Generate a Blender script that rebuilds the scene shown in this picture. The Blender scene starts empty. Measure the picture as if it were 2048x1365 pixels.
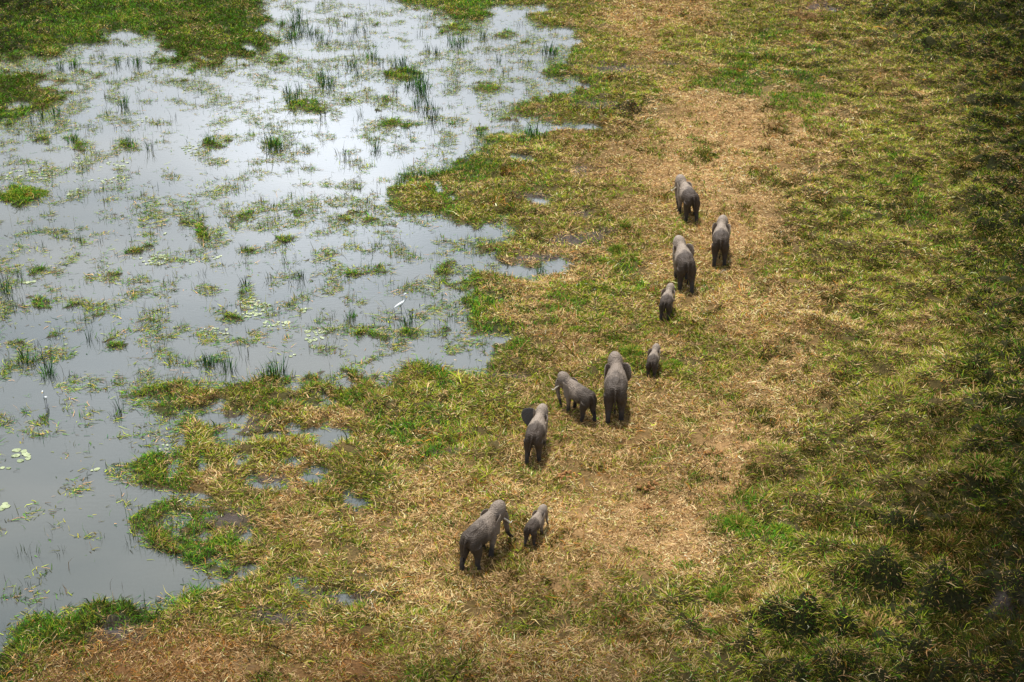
import bpy, bmesh, math, random
import numpy as np
from mathutils import Vector, Matrix, Euler

R = math.radians
C = bpy.context.scene.collection
SC = bpy.context.scene
rng = np.random.default_rng(7)
random.seed(11)

# ------------------------------------------------------------------ camera
F = 2975.0; PITCH = R(28.0); CH = 42.0; CX, CY = 1024.0, 682.5
cam = bpy.data.cameras.new('camera'); camo = bpy.data.objects.new('camera', cam); C.objects.link(camo)
cam.sensor_width = 36.0; cam.lens = 36.0 * F / 2048.0
cam.clip_start = 0.5; cam.clip_end = 20000
camo.location = (0, 0, CH); camo.rotation_euler = (R(90) - PITCH, 0, 0)
cam.dof.use_dof = True; cam.dof.focus_distance = 80.0; cam.dof.aperture_fstop = 1.0
SC.camera = camo

# ------------------------------------------------------------------ sky, sun, exposure
SUN_EL, SUN_AZ = R(74), R(-25)          # azimuth measured from +Y towards +X
w = bpy.data.worlds.new('World'); SC.world = w; w.use_nodes = True
nt = w.node_tree; nt.nodes.clear(); N = nt.nodes; L = nt.links
out = N.new('ShaderNodeOutputWorld'); bg = N.new('ShaderNodeBackground')
sky = N.new('ShaderNodeTexSky'); sky.sky_type = 'NISHITA'; sky.sun_disc = False
sky.sun_elevation = SUN_EL; sky.sun_rotation = SUN_AZ; sky.air_density = 1.4; sky.dust_density = 3.0
tc = N.new('ShaderNodeTexCoord')
def vmath(op, a, b=None):
    n = N.new('ShaderNodeVectorMath'); n.operation = op
    L.new(a, n.inputs[0])
    if b is not None:
        if isinstance(b, (tuple, list)): n.inputs[1].default_value = b
        else: L.new(b, n.inputs[1])
    return n
def fmath(op, a, b=0.0, clamp=False):
    n = N.new('ShaderNodeMath'); n.operation = op; n.use_clamp = clamp
    for i, v in enumerate((a, b)):
        if isinstance(v, (int, float)): n.inputs[i].default_value = v
        else: L.new(v, n.inputs[i])
    return n.outputs[0]
mp = N.new('ShaderNodeMapping'); mp.inputs['Scale'].default_value = (3.2, 3.2, 8.0)
L.new(tc.outputs['Generated'], mp.inputs[0])
cn = N.new('ShaderNodeTexNoise'); cn.inputs['Scale'].default_value = 1.0; cn.inputs['Detail'].default_value = 5
cn.inputs['Roughness'].default_value = 0.55
L.new(mp.outputs[0], cn.inputs['Vector'])
def dirvec(az, el): return (math.sin(R(az)) * math.cos(R(el)), math.cos(R(az)) * math.cos(R(el)), math.sin(R(el)))
def lobe(az, el, sharp):
    d = vmath('DOT_PRODUCT', tc.outputs['Generated'], dirvec(az, el)).outputs['Value']
    return fmath('POWER', fmath('MAXIMUM', d, 0.0), sharp)
# brightness of the overcast: a thin bright break low in the north, thicker grey elsewhere
b = fmath('ADD', fmath('MULTIPLY', lobe(-3, 20, 22), 1.5), fmath('ADD', fmath('MULTIPLY', lobe(-9.5, 20.0, 500), 6.0), fmath('ADD', fmath('MULTIPLY', lobe(-6.0, 21.0, 500), 7.0), fmath('MULTIPLY', lobe(-2.5, 19.5, 500), 3.0))))
b = fmath('ADD', b, fmath('MULTIPLY', lobe(0, 26, 10), 5.0))
b = fmath('ADD', b, fmath('MULTIPLY', lobe(-10, 82, 3), 3.2))
b = fmath('ADD', b, fmath('MULTIPLY', lobe(-9, 23, 22), 8.0))
b = fmath('ADD', b, 4.5)
sz_w = N.new('ShaderNodeSeparateXYZ'); L.new(tc.outputs['Generated'], sz_w.inputs[0])
b = fmath('MULTIPLY', b, fmath('ADD', fmath('MULTIPLY', fmath('MAXIMUM', sz_w.outputs['Z'], 0.0), 1.5), 0.42))
cl = fmath('ADD', fmath('MULTIPLY', cn.outputs['Fac'], 1.3), 0.35)
b = fmath('MULTIPLY', b, cl)
cc = N.new('ShaderNodeMix'); cc.data_type = 'RGBA'; cc.blend_type = 'MIX'
grey = N.new('ShaderNodeCombineColor')
for i, k in enumerate((0.93, 0.98, 1.075)): L.new(fmath('MULTIPLY', b, k), grey.inputs[i])
cc.inputs[0].default_value = 0.88
L.new(sky.outputs[0], cc.inputs[6]); L.new(grey.outputs[0], cc.inputs[7])
L.new(cc.outputs[2], bg.inputs[0]); bg.inputs[1].default_value = 0.10
L.new(bg.outputs[0], out.inputs[0])

sun = bpy.data.lights.new('sun', 'SUN'); suno = bpy.data.objects.new('sun', sun); C.objects.link(suno)
sun.energy = 3.2; sun.angle = R(6); sun.color = (1.0, 0.955, 0.86)
sd = Vector((math.sin(SUN_AZ) * math.cos(SUN_EL), math.cos(SUN_AZ) * math.cos(SUN_EL), math.sin(SUN_EL)))
suno.rotation_euler = sd.to_track_quat('Z', 'Y').to_euler(); suno.location = (0, 60, 90)
SC.view_settings.view_transform = 'Standard'; SC.view_settings.look = 'None'
SC.view_settings.exposure = 0.8; SC.view_settings.gamma = 1.0
SC.render.engine = 'CYCLES'
SC.cycles.max_bounces = 4; SC.cycles.diffuse_bounces = 2; SC.cycles.glossy_bounces = 2
SC.cycles.transmission_bounces = 2; SC.cycles.transparent_max_bounces = 4

# ------------------------------------------------------------------ photo pixel <-> ground
SP, CP = math.sin(PITCH), math.cos(PITCH)
def U(px, py, z=0.0):
    """ground point seen at pixel (px, py) of the 2048-wide frame"""
    px = np.asarray(px, float); py = np.asarray(py, float)
    a = (px - CX) / F; b_ = (py - CY) / F
    dz = -(SP + b_ * CP); dy = CP - b_ * SP
    t = (z - CH) / dz
    return a * t, dy * t
def Pj(x, y, z=0.0):
    """pixel of a world point"""
    zc = y * CP - (z - CH) * SP
    yc = y * SP + (z - CH) * CP
    return CX + F * x / zc, CY - F * yc / zc

# ------------------------------------------------------------------ noise
def _h(ix, iy, s):
    n = (ix.astype(np.int64) * 374761393 + iy.astype(np.int64) * 668265263 + s * 974634777) & 0x7fffffff
    n = ((n ^ (n >> 13)) * 1274126177) & 0x7fffffff
    return ((n ^ (n >> 16)) & 0xffff) / 65535.0
def vn(x, y, s=0):
    ix = np.floor(x); iy = np.floor(y); fx = x - ix; fy = y - iy
    fx = fx * fx * (3 - 2 * fx); fy = fy * fy * (3 - 2 * fy)
    a = _h(ix, iy, s); b_ = _h(ix + 1, iy, s); c = _h(ix, iy + 1, s); d = _h(ix + 1, iy + 1, s)
    return (a * (1 - fx) + b_ * fx) * (1 - fy) + (c * (1 - fx) + d * fx) * fy
def fbm(x, y, sc, o=3, s=0):
    """-1..1"""
    t = 0; a = 1.0; tot = 0
    x = x / sc; y = y / sc
    for i in range(o):
        t = t + a * (vn(x * 0.8 - y * 0.6 + 17.3 * i, x * 0.6 + y * 0.8 - 9.1 * i, s + i * 31) * 2 - 1); tot += a
        a *= 0.5; x = x * 2.03; y = y * 2.03
    return t / tot * 1.4

# ------------------------------------------------------------------ land map (traced shoreline, carried to the ground)
SHORE = [(1045,-260),(1045,0),(1050,30),(1062,52),(1088,60),(1106,68),(1132,76),(1140,88),(1136,104),(1124,122),(1100,136),
(1082,150),(1072,160),(1120,164),(1176,166),(1176,182),(1130,190),(1062,195),(1055,212),(1022,210),(1000,226),(972,238),
(990,248),(1040,236),(1100,246),(1200,249),(1206,254),(1100,263),(1040,262),(1000,270),(962,276),(945,292),(960,310),
(922,326),(900,338),(870,342),(822,345),(800,360),(790,380),(776,402),(788,420),(800,440),(850,436),(872,432),(900,440),
(922,446),(955,436),(980,437),(1012,441),(1022,456),(1032,470),(1015,479),(976,476),(940,486),(950,500),(990,514),(1015,525),
(1060,534),(1090,530),(1130,519),(1140,522),(1100,541),(1040,551),(962,553),(930,566),(945,580),(952,600),(934,620),
(940,640),(925,660),(960,668),(1000,668),(1006,686),(962,698),(966,712),(1000,724),(985,736),(950,746),(900,736),
(870,730),(840,728),(802,726),(792,750),(780,766),(745,756),(720,752),(680,754),(640,760),(600,766),(540,762),(490,768),
(440,772),(400,762),(340,763),(290,770),(248,780),(238,790),(280,804),(320,812),(360,818),(372,840),(342,870),(346,900),
(322,925),(270,930),(230,935),(204,942),(230,958),(262,964),(300,974),(340,974),(380,964),(412,970),(420,986),(345,1000),
(292,1020),(274,1060),(280,1086),(330,1100),(370,1120),(400,1142),(440,1160),(470,1148),(486,1164),(480,1180),(430,1190),
(390,1196),(370,1206),(330,1200),(310,1216),(280,1225),(240,1214),(200,1206),(160,1216),(100,1230),(60,1236),(30,1246),
(15,1270),(20,1300),(4,1336),(-40,1400),(-300,1700),(2500,1700),(2500,-260)]
LEFT1 = [(-300,-260),(560,-260),(530,0),(524,20),(510,36),(545,42),(562,58),(600,66),(556,76),(536,88),(540,104),(520,122),
(482,132),(440,138),(400,140),(350,134),(312,126),(302,114),(330,100),(342,86),(348,74),(300,79),(236,84),(222,88),(150,100),
(128,108),(100,112),(84,124),(60,130),(-300,126)]
LEFT2 = [(-300,140),(0,140),(70,146),(100,155),(160,160),(208,163),(182,180),(140,188),(110,196),(112,215),(92,226),
(50,226),(22,240),(0,256),(-300,260)]
TOPM = [(780,-260),(1060,-260),(1046,6),(986,12),(970,55),(962,74),(940,50),(892,40),(862,16),(800,10)]
# cx, cy, rx, ry, height 0..1 : rafts of vegetation standing out of the water
ISL = [(970,177,26,13,1),(1010,72,22,7,.9),(800,150,38,10,1),(745,148,26,8,.8),(620,215,36,13,.9),(700,200,18,9,.7),
(770,205,25,13,.9),(800,247,40,7,.95),(915,55,30,14,1),(900,35,30,10,.9),(560,118,40,9,.75),(650,95,22,5,.6),
(426,290,24,10,.7),(430,325,24,8,.85),(452,276,11,5,.9),(540,285,20,10,.7),(700,370,20,8,.8),(682,406,30,9,1),(716,427,16,6,.95),
(600,425,26,7,.85),(680,440,32,12,.75),(745,445,42,8,.85),(465,430,30,9,.8),(495,430,15,12,1),(405,470,15,18,.8),(470,450,10,14,.8),
(500,502,25,9,.75),(578,478,17,6,.9),(650,508,27,9,.85),(65,540,13,6,.9),(112,546,16,8,.8),(176,556,9,10,.7),(225,553,14,9,.75),
(80,606,17,8,.95),(115,600,15,6,.85),(155,603,20,5,.9),(200,615,36,10,.65),(30,690,16,7,1),(115,668,13,5,.8),(155,660,13,4,.7),
(228,692,15,9,1),(230,671,16,4,.8),(318,590,18,5,.75),(305,638,30,6,.6),(45,392,44,17,1.15),(38,370,10,10,.9),(90,277,12,7,1),
(168,292,20,9,.9),(146,277,12,6,.9),(250,295,26,9,.85),(230,437,30,4,.7),(95,463,42,7,.7),(340,405,10,8,.85),(376,408,20,6,.75),
(375,446,18,12,.8),(280,500,20,5,.8),(490,590,16,22,.75),(462,640,27,7,.85),(668,662,28,7,1),(718,662,32,10,.95),(765,665,28,12,.9),
(812,668,34,12,1),(868,668,28,7,.8),(735,543,48,8,.85),(895,540,28,12,.75),(920,574,24,7,.9),(912,700,28,10,.75),(885,640,10,4,.6),
(325,778,60,9,.8),(50,824,15,6,.7),(78,846,22,6,.75),(180,1076,30,6,.55),(130,1188,20,5,.6),(300,808,40,7,.8),(250,238,8,4,.5),
(165,146,18,5,.8),(195,150,16,5,.7),(350,163,34,6,.6),(400,165,20,6,.6),(232,118,14,5,.8),(40,130,24,4,.6),(560,320,20,4,.5),(860,590,20,5,.5),
(500,150,30,5,.5),(1060,82,22,9,.6),(1030,108,30,8,.55),(300,80,30,4,.5),(960,262,20,7,.7),(905,250,20,6,.6),(420,180,24,8,.55),
(640,620,12,4,.4),(140,700,10,4,.5),(1000,700,22,8,.8),(240,195,10,4,.5),(355,975,20,6,.5),(700,30,40,5,.6),(745,48,24,4,.6)]
PUD = [(250,72,24,5),(180,100,30,6),(345,108,14,5),(470,122,16,4),(540,60,16,6),(96,168,14,4),(40,210,12,5),(500,96,10,4),(415,118,14,4),(140,176,16,4),(1130,174,34,5),(1160,174,14,4),(1092,176,24,6),(1160,254,32,4),(1192,253,12,2.5),(1104,256,32,5),(1040,255,26,8),(1000,459,20,9),(972,462,22,8),(1090,541,34,5),(1122,527,18,3.5),(1032,546,32,5),(985,537,26,8),(975,692,22,6),(940,722,24,8),(1150,86,14,4),(1118,120,16,4),(1070,404,17,5),(1042,316,18,4),(880,381,9,4),(866,370,8,4),(910,398,9,4),(430,838,30,8),(487,839,17,9),(480,870,30,8),(540,870,16,6),
(580,845,14,6),(596,860,16,7),(664,877,27,14),(625,862,12,5),(578,806,12,5),(470,925,12,5),(402,938,8,6),(410,985,18,8),(484,972,13,5),
(528,974,26,8),(594,932,10,4),(638,942,17,5),(622,958,18,5),(706,1005,20,6),(674,995,7,4),(445,1020,14,7),(366,1038,18,12),
(375,1062,10,6),(490,1070,12,8),(415,1077,9,6),(460,1115,18,8),(680,1196,20,6),(716,1203,24,6),(748,1213,14,4),(642,1198,11,4),
(575,1182,18,6),(500,1142,20,10),(212,1264,22,13),(2002,1222,22,6),(850,433,10,3),(760,935,9,4),(1018,480,10,3),
(795,985,12,4),(346,938,14,5),(370,885,12,6),(690,768,14,5),(660,808,12,5),(640,795,10,4),(440,815,16,6),(590,775,12,4),(1120,64,20,5),
(1050,20,40,5),(1100,92,14,5),(1010,682,14,4)]
MUD = [(1150,482,60,16),(1195,470,30,10),(890,908,34,8),(1010,755,44,6),(950,750,20,6),(1340,131,18,5),(240,1275,44,26),(1230,140,60,10),(700,1205,50,12),
(620,1190,40,10),(450,1040,50,20),(490,1075,24,14),(540,965,60,14),(1650,20,40,8),(480,850,60,20),(1070,400,34,10),(980,470,60,10),
(1200,212,50,10),(1160,345,30,10),(1080,520,70,10),(2000,1220,34,14),(1160,430,20,5),(560,1240,60,14)]
def inpoly(px, py, poly):
    r = np.zeros(px.shape, bool); n = len(poly)
    for i in range(n):
        x1, y1 = poly[i]; x2, y2 = poly[(i + 1) % n]
        if y1 == y2: continue
        c = ((y1 > py) != (y2 > py)) & (px < (x2 - x1) * (py - y1) / (y2 - y1) + x1)
        r ^= c
    return r
MS = 4; MX0, MX1, MY0, MY1 = -400, 2448, -240, 1640
gx, gy = np.meshgrid(np.arange(MX0, MX1, MS) + MS / 2, np.arange(MY0, MY1, MS) + MS / 2)
land = np.zeros(gx.shape)
for P_ in (SHORE, LEFT1, LEFT2, TOPM): land = np.maximum(land, inpoly(gx, gy, P_).astype(float))
def blur(a, nx, ny, it=2):
    for _ in range(it):
        for ax, n in ((1, nx), (0, ny)):
            if n < 1: continue
            p = np.pad(a, [(n, n) if i == ax else (0, 0) for i in range(2)], mode='edge')
            c = np.cumsum(p, axis=ax)
            c = np.concatenate([np.zeros_like(np.take(c, [0], axis=ax)), c], axis=ax)
            k = 2 * n + 1
            a = (np.take(c, range(k, c.shape[ax]), axis=ax) - np.take(c, range(0, c.shape[ax] - k), axis=ax)) / k
    return a
LM = blur(land, 5, 3)
for (cx, cy, rx, ry, hh) in ISL:
    LM = np.maximum(LM, hh * 0.71 * np.exp(-(((gx - cx) / (rx * 1.25)) ** 2 + ((gy - cy) / (ry * 1.25)) ** 2) ** 1.9))
pud = np.zeros(gx.shape); mud = np.zeros(gx.shape)
for (cx, cy, rx, ry) in PUD:
    pud = np.maximum(pud, np.exp(-(((gx - cx) / (rx * 1.35)) ** 2 + ((gy - cy) / (ry * 1.5)) ** 2) ** 1.3))
for (cx, cy, rx, ry) in MUD:
    mud = np.maximum(mud, np.exp(-(((gx - cx) / rx) ** 2 + ((gy - cy) / ry) ** 2)))
LM = LM - pud * 1.7
SHOREDIST = blur(land, 14, 9, 3)       # 1 far inland, .5 at the shore
def samp(a, px, py):
    x = np.clip((px - MX0) / MS - 0.5, 0, a.shape[1] - 1.001); y = np.clip((py - MY0) / MS - 0.5, 0, a.shape[0] - 1.001)
    ix = x.astype(int); iy = y.astype(int); fx = x - ix; fy = y - iy
    return (a[iy, ix] * (1 - fx) + a[iy, ix + 1] * fx) * (1 - fy) + (a[iy + 1, ix] * (1 - fx) + a[iy + 1, ix + 1] * fx) * fy
# plant cover, one letter per 64 pixel cell; D and d also carry margin shade
COVER = ["DDGGGYGGgg ggggGGYYYS BSYYYBYDDd dd", "DGGGGYYGgg gggYYYYGYS SYYGYYYYDD dd", "YYYYGGYYgg ggYYgYYGYY YSgGGGYSYY Dd",
"GYYYgggggg gGYYgYYYYD YPPPPPYYYD dd", "GGgggggggg ggYgGGYSSS PPPPPPSYDD Dd", "GGgggggggg gggYGYYYSS PPPSSYYDYD Dd",
"GGgggggggg gYYYYYYYYS SSPPYYYGDD Dd", "gggggggggg gggYYYYBSY SSPPSYYYDD Dd", "gggggggggg ggggYYBBYG SSSSSYYYDY Dd",
"gggggggggg ggggGGYSGY SSSSSPYYYD dd", "gggggggggg GgGGYGYSSY SYSYPPYYSY Yd", "gggggggggg ggYGYYYYYY YYYSPPYYYY Dd",
"gggGYGYYYG YYYYYYYSYS SSSSPSYYYY Dd", "gggGGGYYYS SYGGYYSYSS SSPPYYYYYD Dd", "ggGGGYYYYS YYYSSYSSSB SSPPYYYYYY Dd",
"gggGYYSYYS GYYSSSSSSP SPPSYYYYYD DD", "ggggGYYYYS YSSSSSSPPP PPSGYYYDDb bD", "gggggGGYYS SYSSSSSSSP PPYYGYYDDb bb",
"gggggGGYYY YYYSYSSPPY YYYSYDDDbb bb", "GGGDGYYYYY YYYSSSYYYS YDSDDDDDDd Dd", "DGDbbBBSSS BBSSSSSSSS SYYDDDDDDd dd",
"Dbbbbbbbbb BbbYYSBSSS YYYYDDDDdd dd"]
CLS = 'PSYgGDdBb'
cov = np.zeros((len(CLS), 22, 32))
for r_, row in enumerate(COVER):
    row = row.replace(' ', '')
    assert len(row) == 32, (r_, len(row))
    for c_, ch in enumerate(row):
        if r_ < 16 and ch == 'd': ch = 'D'
        elif 3 <= r_ < 16 and 26 < c_ < 30 and ch == 'D': ch = 'Y'
        if r_ in (7, 8) and ch == 'B': ch = 'S'
        if c_ > 18 and ch == 'b': ch = 'd'
        if 8 < r_ < 13 and 22 < c_ < 26 and ch in 'PY': ch = 'S'
        if r_ > 12 and 15 < c_ < 23 and ch == 'Y' and r_ < 17: ch = 'S'
        if r_ > 19 and c_ < 13 and ch == 'b': ch = 'B'
        cov[CLS.index(ch), r_, c_] = 1
SPARSE = ["00000000765344557600", "33445555776645667760", "66554446666666667700", "76434345566655655500", "45333346641455555000",
"76533454424546600000", "42334565554555000000", "55555555456544443000", "44566643343444432000", "46565544433244500000",
"56445443434345500000", "54223334443134500000", "22344000000000000000", "32112300000000000000", "11111100000000000000",
"11123500000000000000", "12113500000000000000", "22211440000000000000", "12321145000000000000", "21100000000000000000"]
spm = np.zeros((22, 32))
for r_, row in enumerate(SPARSE): spm[r_, :20] = [int(c) for c in row]
def cell(a, px, py):
    x = np.clip(px / 64 - 0.5, 0, 30.999); y = np.clip(py / 64 - 0.5, 0, 20.999)
    ix = x.astype(int); iy = y.astype(int); fx = x - ix; fy = y - iy
    return (a[..., iy, ix] * (1 - fx) + a[..., iy, ix + 1] * fx) * (1 - fy) + (a[..., iy + 1, ix] * (1 - fx) + a[..., iy + 1, ix + 1] * fx) * fy

TRAIL = [(1440,190),(1500,260),(1490,330),(1500,395),(1560,450),(1610,510),(1640,565),(1612,640),(1570,700),(1530,760),(1470,830),(1440,900),(1466,960),(1450,1040),(1400,1110),(1300,1170),(1150,1230)]
def trail_w(px, py):
    d = np.full(px.shape, 1e9)
    for (x1, y1), (x2, y2) in zip(TRAIL, TRAIL[1:]):
        dx, dy = x2 - x1, y2 - y1
        t = np.clip(((px - x1) * dx + (py - y1) * dy) / (dx * dx + dy * dy), 0, 1)
        d = np.minimum(d, np.hypot(px - x1 - t * dx, (py - y1 - t * dy) * 1.3))
    return np.exp(-(d / 11) ** 2)
def landval(x, y):
    wx = x + fbm(x, y, 1.6, 4, 5) * 0.7; wy = y + fbm(x, y, 1.6, 4, 9) * 1.2
    px, py = Pj(wx, wy)
    return samp(LM, px, py)
def height(x, y):
    lv = landval(x, y)
    px, py = Pj(x, y)
    inl = np.clip((samp(SHOREDIST, px, py) - 0.6) / 0.4, 0, 1)
    base = (lv - 0.5) * 0.36
    edge = fbm(x, y, 0.7, 3, 21) * 0.12 + fbm(x, y, 2.6, 2, 25) * 0.05
    tall = cell(cov[[CLS.index(c) for c in 'Ddb']], px, py).sum(0)
    tall = np.maximum(tall, .45 * np.clip((px - 1480 - 60 * fbm(x, y, 6, 2, 55)) / 150, 0, 1))
    hum = (np.maximum(fbm(x, y, 1.9, 3, 41) + .35 * tall * fbm(x, y, .8, 2, 47), -0.3) + .22 * tall) * (0.14 + (0.85 + 0.45 * np.clip((py - 850) / 250, 0, 1)) * tall) * inl
    m = samp(mud, px, py)
    zz_ = base + edge * (1 - 0.3 * m) + hum - 0.05 * m
    zz_ = np.where((inl > .98) & (m < .2) & (lv > .8), np.maximum(zz_, .05 + .02 * edge), zz_)
    return np.maximum(zz_, -0.35) 

# ------------------------------------------------------------------ helpers
def tag(o, label=None, cat=None, group=None, kind=None):
    if label: o['label'] = label
    if cat: o['category'] = cat
    if group: o['group'] = group
    if kind: o['kind'] = kind
    return o
def np_mesh(name, co, loops, sizes, col=None, mat=None, smooth=False):
    me = bpy.data.meshes.new(name)
    me.vertices.add(len(co)); me.vertices.foreach_set('co', np.ascontiguousarray(co, np.float32).ravel())
    me.loops.add(len(loops)); me.loops.foreach_set('vertex_index', np.ascontiguousarray(loops, np.int32))
    me.polygons.add(len(sizes))
    st = np.zeros(len(sizes), np.int32); st[1:] = np.cumsum(sizes)[:-1]
    me.polygons.foreach_set('loop_start', st)
    if smooth: me.polygons.foreach_set('use_smooth', np.ones(len(sizes), bool))
    if col is not None:
        a = me.color_attributes.new('tint', 'FLOAT_COLOR', 'POINT')
        c4 = np.ones((len(co), 4), np.float32); c4[:, :3] = col
        a.data.foreach_set('color', c4.ravel())
    me.update(calc_edges=True); me.validate()
    if mat: me.materials.append(mat)
    return me
def link(name, me, parent=None, loc=None):
    o = bpy.data.objects.new(name, me); C.objects.link(o)
    if parent: o.parent = parent
    if loc is not None: o.location = loc
    return o

# ------------------------------------------------------------------ materials
def new_mat(name):
    m = bpy.data.materials.new(name); m.use_nodes = True
    return m, m.node_tree.nodes, m.node_tree.links, m.node_tree.nodes['Principled BSDF']
def tint_mat(name, rough=0.7, spec=0.25, trans=0.0):
    m, n, l, p = new_mat(name)
    a = n.new('ShaderNodeAttribute'); a.attribute_name = 'tint'
    l.new(a.outputs['Color'], p.inputs['Base Color'])
    p.inputs['Roughness'].default_value = rough; p.inputs['Specular IOR Level'].default_value = spec
    if trans:
        p.inputs['Specular IOR Level'].default_value = 0.0
        t = n.new('ShaderNodeBsdfTranslucent'); l.new(a.outputs['Color'], t.inputs[0])
        mx = n.new('ShaderNodeMixShader'); mx.inputs[0].default_value = trans
        l.new(p.outputs[0], mx.inputs[1]); l.new(t.outputs[0], mx.inputs[2])
        l.new(mx.outputs[0], n['Material Output'].inputs[0])
    return m
M_grass = tint_mat('grass_blades', 0.75, 0.08, 0.2)
M_stem = tint_mat('reed_stems', 0.7, 0.08)
# ground: soil, thatch of dead grass, wet mud near the water line
M_ground, n, l, p = new_mat('soil_and_thatch')
a = n.new('ShaderNodeAttribute'); a.attribute_name = 'tint'
tcn = n.new('ShaderNodeTexCoord')
n1 = n.new('ShaderNodeTexNoise'); n1.inputs['Scale'].default_value = 9.0; n1.inputs['Detail'].default_value = 6; n1.inputs['Roughness'].default_value = 0.7
l.new(tcn.outputs['Object'], n1.inputs['Vector'])
rp = n.new('ShaderNodeMapRange'); rp.inputs['From Min'].default_value = 0.3; rp.inputs['From Max'].default_value = 0.72
rp.inputs['To Min'].default_value = 0.45; rp.inputs['To Max'].default_value = 1.5
l.new(n1.outputs['Fac'], rp.inputs['Value'])
mm = n.new('ShaderNodeVectorMath'); mm.operation = 'SCALE'
l.new(a.outputs['Color'], mm.inputs[0]); l.new(rp.outputs[0], mm.inputs['Scale'])
l.new(mm.outputs[0], p.inputs['Base Color'])
geo = n.new('ShaderNodeNewGeometry'); sp = n.new('ShaderNodeSeparateXYZ'); l.new(geo.outputs['Position'], sp.inputs[0])
rr = n.new('ShaderNodeMapRange'); rr.inputs['From Min'].default_value = 0.0; rr.inputs['From Max'].default_value = 0.09
p.inputs['Specular IOR Level'].default_value = 0.2
rr.inputs['To Min'].default_value = 0.35; rr.inputs['To Max'].default_value = 0.9
l.new(sp.outputs['Z'], rr.inputs['Value']); l.new(rr.outputs[0], p.inputs['Roughness'])
bp = n.new('ShaderNodeBump'); bp.inputs['Strength'].default_value = 0.8; bp.inputs['Distance'].default_value = 0.06
l.new(n1.outputs['Fac'], bp.inputs['Height']); l.new(bp.outputs[0], p.inputs['Normal'])
# water
M_water, n, l, p = new_mat('marsh_water')
p.inputs['Roughness'].default_value = 0.03; p.inputs['IOR'].default_value = 1.5
tcn = n.new('ShaderNodeTexCoord')
mpn = n.new('ShaderNodeMapping'); mpn.inputs['Scale'].default_value = (0.05, 0.09, 1); l.new(tcn.outputs['Object'], mpn.inputs[0])
n1 = n.new('ShaderNodeTexNoise'); n1.inputs['Scale'].default_value = 1.0; n1.inputs['Detail'].default_value = 4
l.new(mpn.outputs[0], n1.inputs['Vector'])
cr = n.new('ShaderNodeValToRGB'); l.new(n1.outputs['Fac'], cr.inputs[0])
cr.color_ramp.elements[0].position = 0.3; cr.color_ramp.elements[0].color = (0.030, 0.040, 0.036, 1)
cr.color_ramp.elements[1].position = 0.75; cr.color_ramp.elements[1].color = (0.075, 0.078, 0.066, 1)
l.new(cr.outputs[0], p.inputs['Base Color'])
n2 = n.new('ShaderNodeTexNoise'); n2.inputs['Scale'].default_value = 2.2; n2.inputs['Detail'].default_value = 3
mp2 = n.new('ShaderNodeMapping'); mp2.inputs['Scale'].default_value = (1, 2.2, 1); l.new(tcn.outputs['Object'], mp2.inputs[0]); l.new(mp2.outputs[0], n2.inputs['Vector'])
bp = n.new('ShaderNodeBump'); bp.inputs['Strength'].default_value = 0.05; bp.inputs['Distance'].default_value = 0.05
l.new(n2.outputs['Fac'], bp.inputs['Height']); l.new(bp.outputs[0], p.inputs['Normal'])

# ------------------------------------------------------------------ added unseen blockers that shade the margins of the meadow
M_shade_cloud, n, l, p = new_mat('shade_cloud_base')
p.inputs['Roughness'].default_value = 1.0; p.inputs['Specular IOR Level'].default_value = 0
tn = n.new('ShaderNodeTexNoise'); tn.inputs['Scale'].default_value = .05
cr = n.new('ShaderNodeValToRGB'); cr.color_ramp.elements[0].color = (.5, .52, .55, 1); cr.color_ramp.elements[1].color = (.8, .8, .8, 1)
l.new(tn.outputs['Fac'], cr.inputs[0]); l.new(cr.outputs[0], p.inputs['Base Color'])
def shade_cloud(line, rad, n_, label, seed, zc=112):
    r_ = random.Random(seed); bm = bmesh.new()
    for i in range(n_):
        t = r_.random() * (len(line) - 1.001); k = int(t); f = t - k
        x_ = line[k][0] * (1 - f) + line[k + 1][0] * f + r_.uniform(-1, 1) * line[k][2]; y_ = line[k][1] * (1 - f) + line[k + 1][1] * f + r_.uniform(-1, 1) * line[k][2] * .7
        q = rad * r_.uniform(.7, 1.3)
        bmesh.ops.create_icosphere(bm, subdivisions=3, radius=1, matrix=Matrix.Translation((x_, y_, zc + r_.uniform(-4, 8))) @ Matrix.Diagonal((q, q, q * .42, 1)))
    for v_ in bm.verts:
        c_ = v_.co; v_.co.z += 1.5 * math.sin(c_.x * .31 + 1) * math.cos(c_.y * .27); v_.co.x += math.sin(c_.y * .4 + c_.z); v_.co.y += math.sin(c_.x * .37)
    me = bpy.data.meshes.new('shade_cloud'); bm.to_mesh(me); bm.free(); me.materials.append(M_shade_cloud)
    me.polygons.foreach_set('use_smooth', np.ones(len(me.polygons), bool))
    o = link('shade_cloud', me); tag(o, label, 'shade_cloud', kind='structure')
shade_cloud([(30, 45, 9), (34, 80, 9), (53, 117, 11), (66, 177, 14), (78, 230, 14)], 20, 95, 'added unseen shade bank above the right side of the meadow', 3)
shade_cloud([(100, 30, 14), (105, 100, 14), (120, 220, 14)], 26, 30, 'outer added unseen shade bank farther right of the meadow', 4)
shade_cloud([(-75, 60, 6), (-20, 61, 5), (20, 60, 6)], 15, 44, 'added unseen shade bank above the near edge of the meadow', 5)

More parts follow.
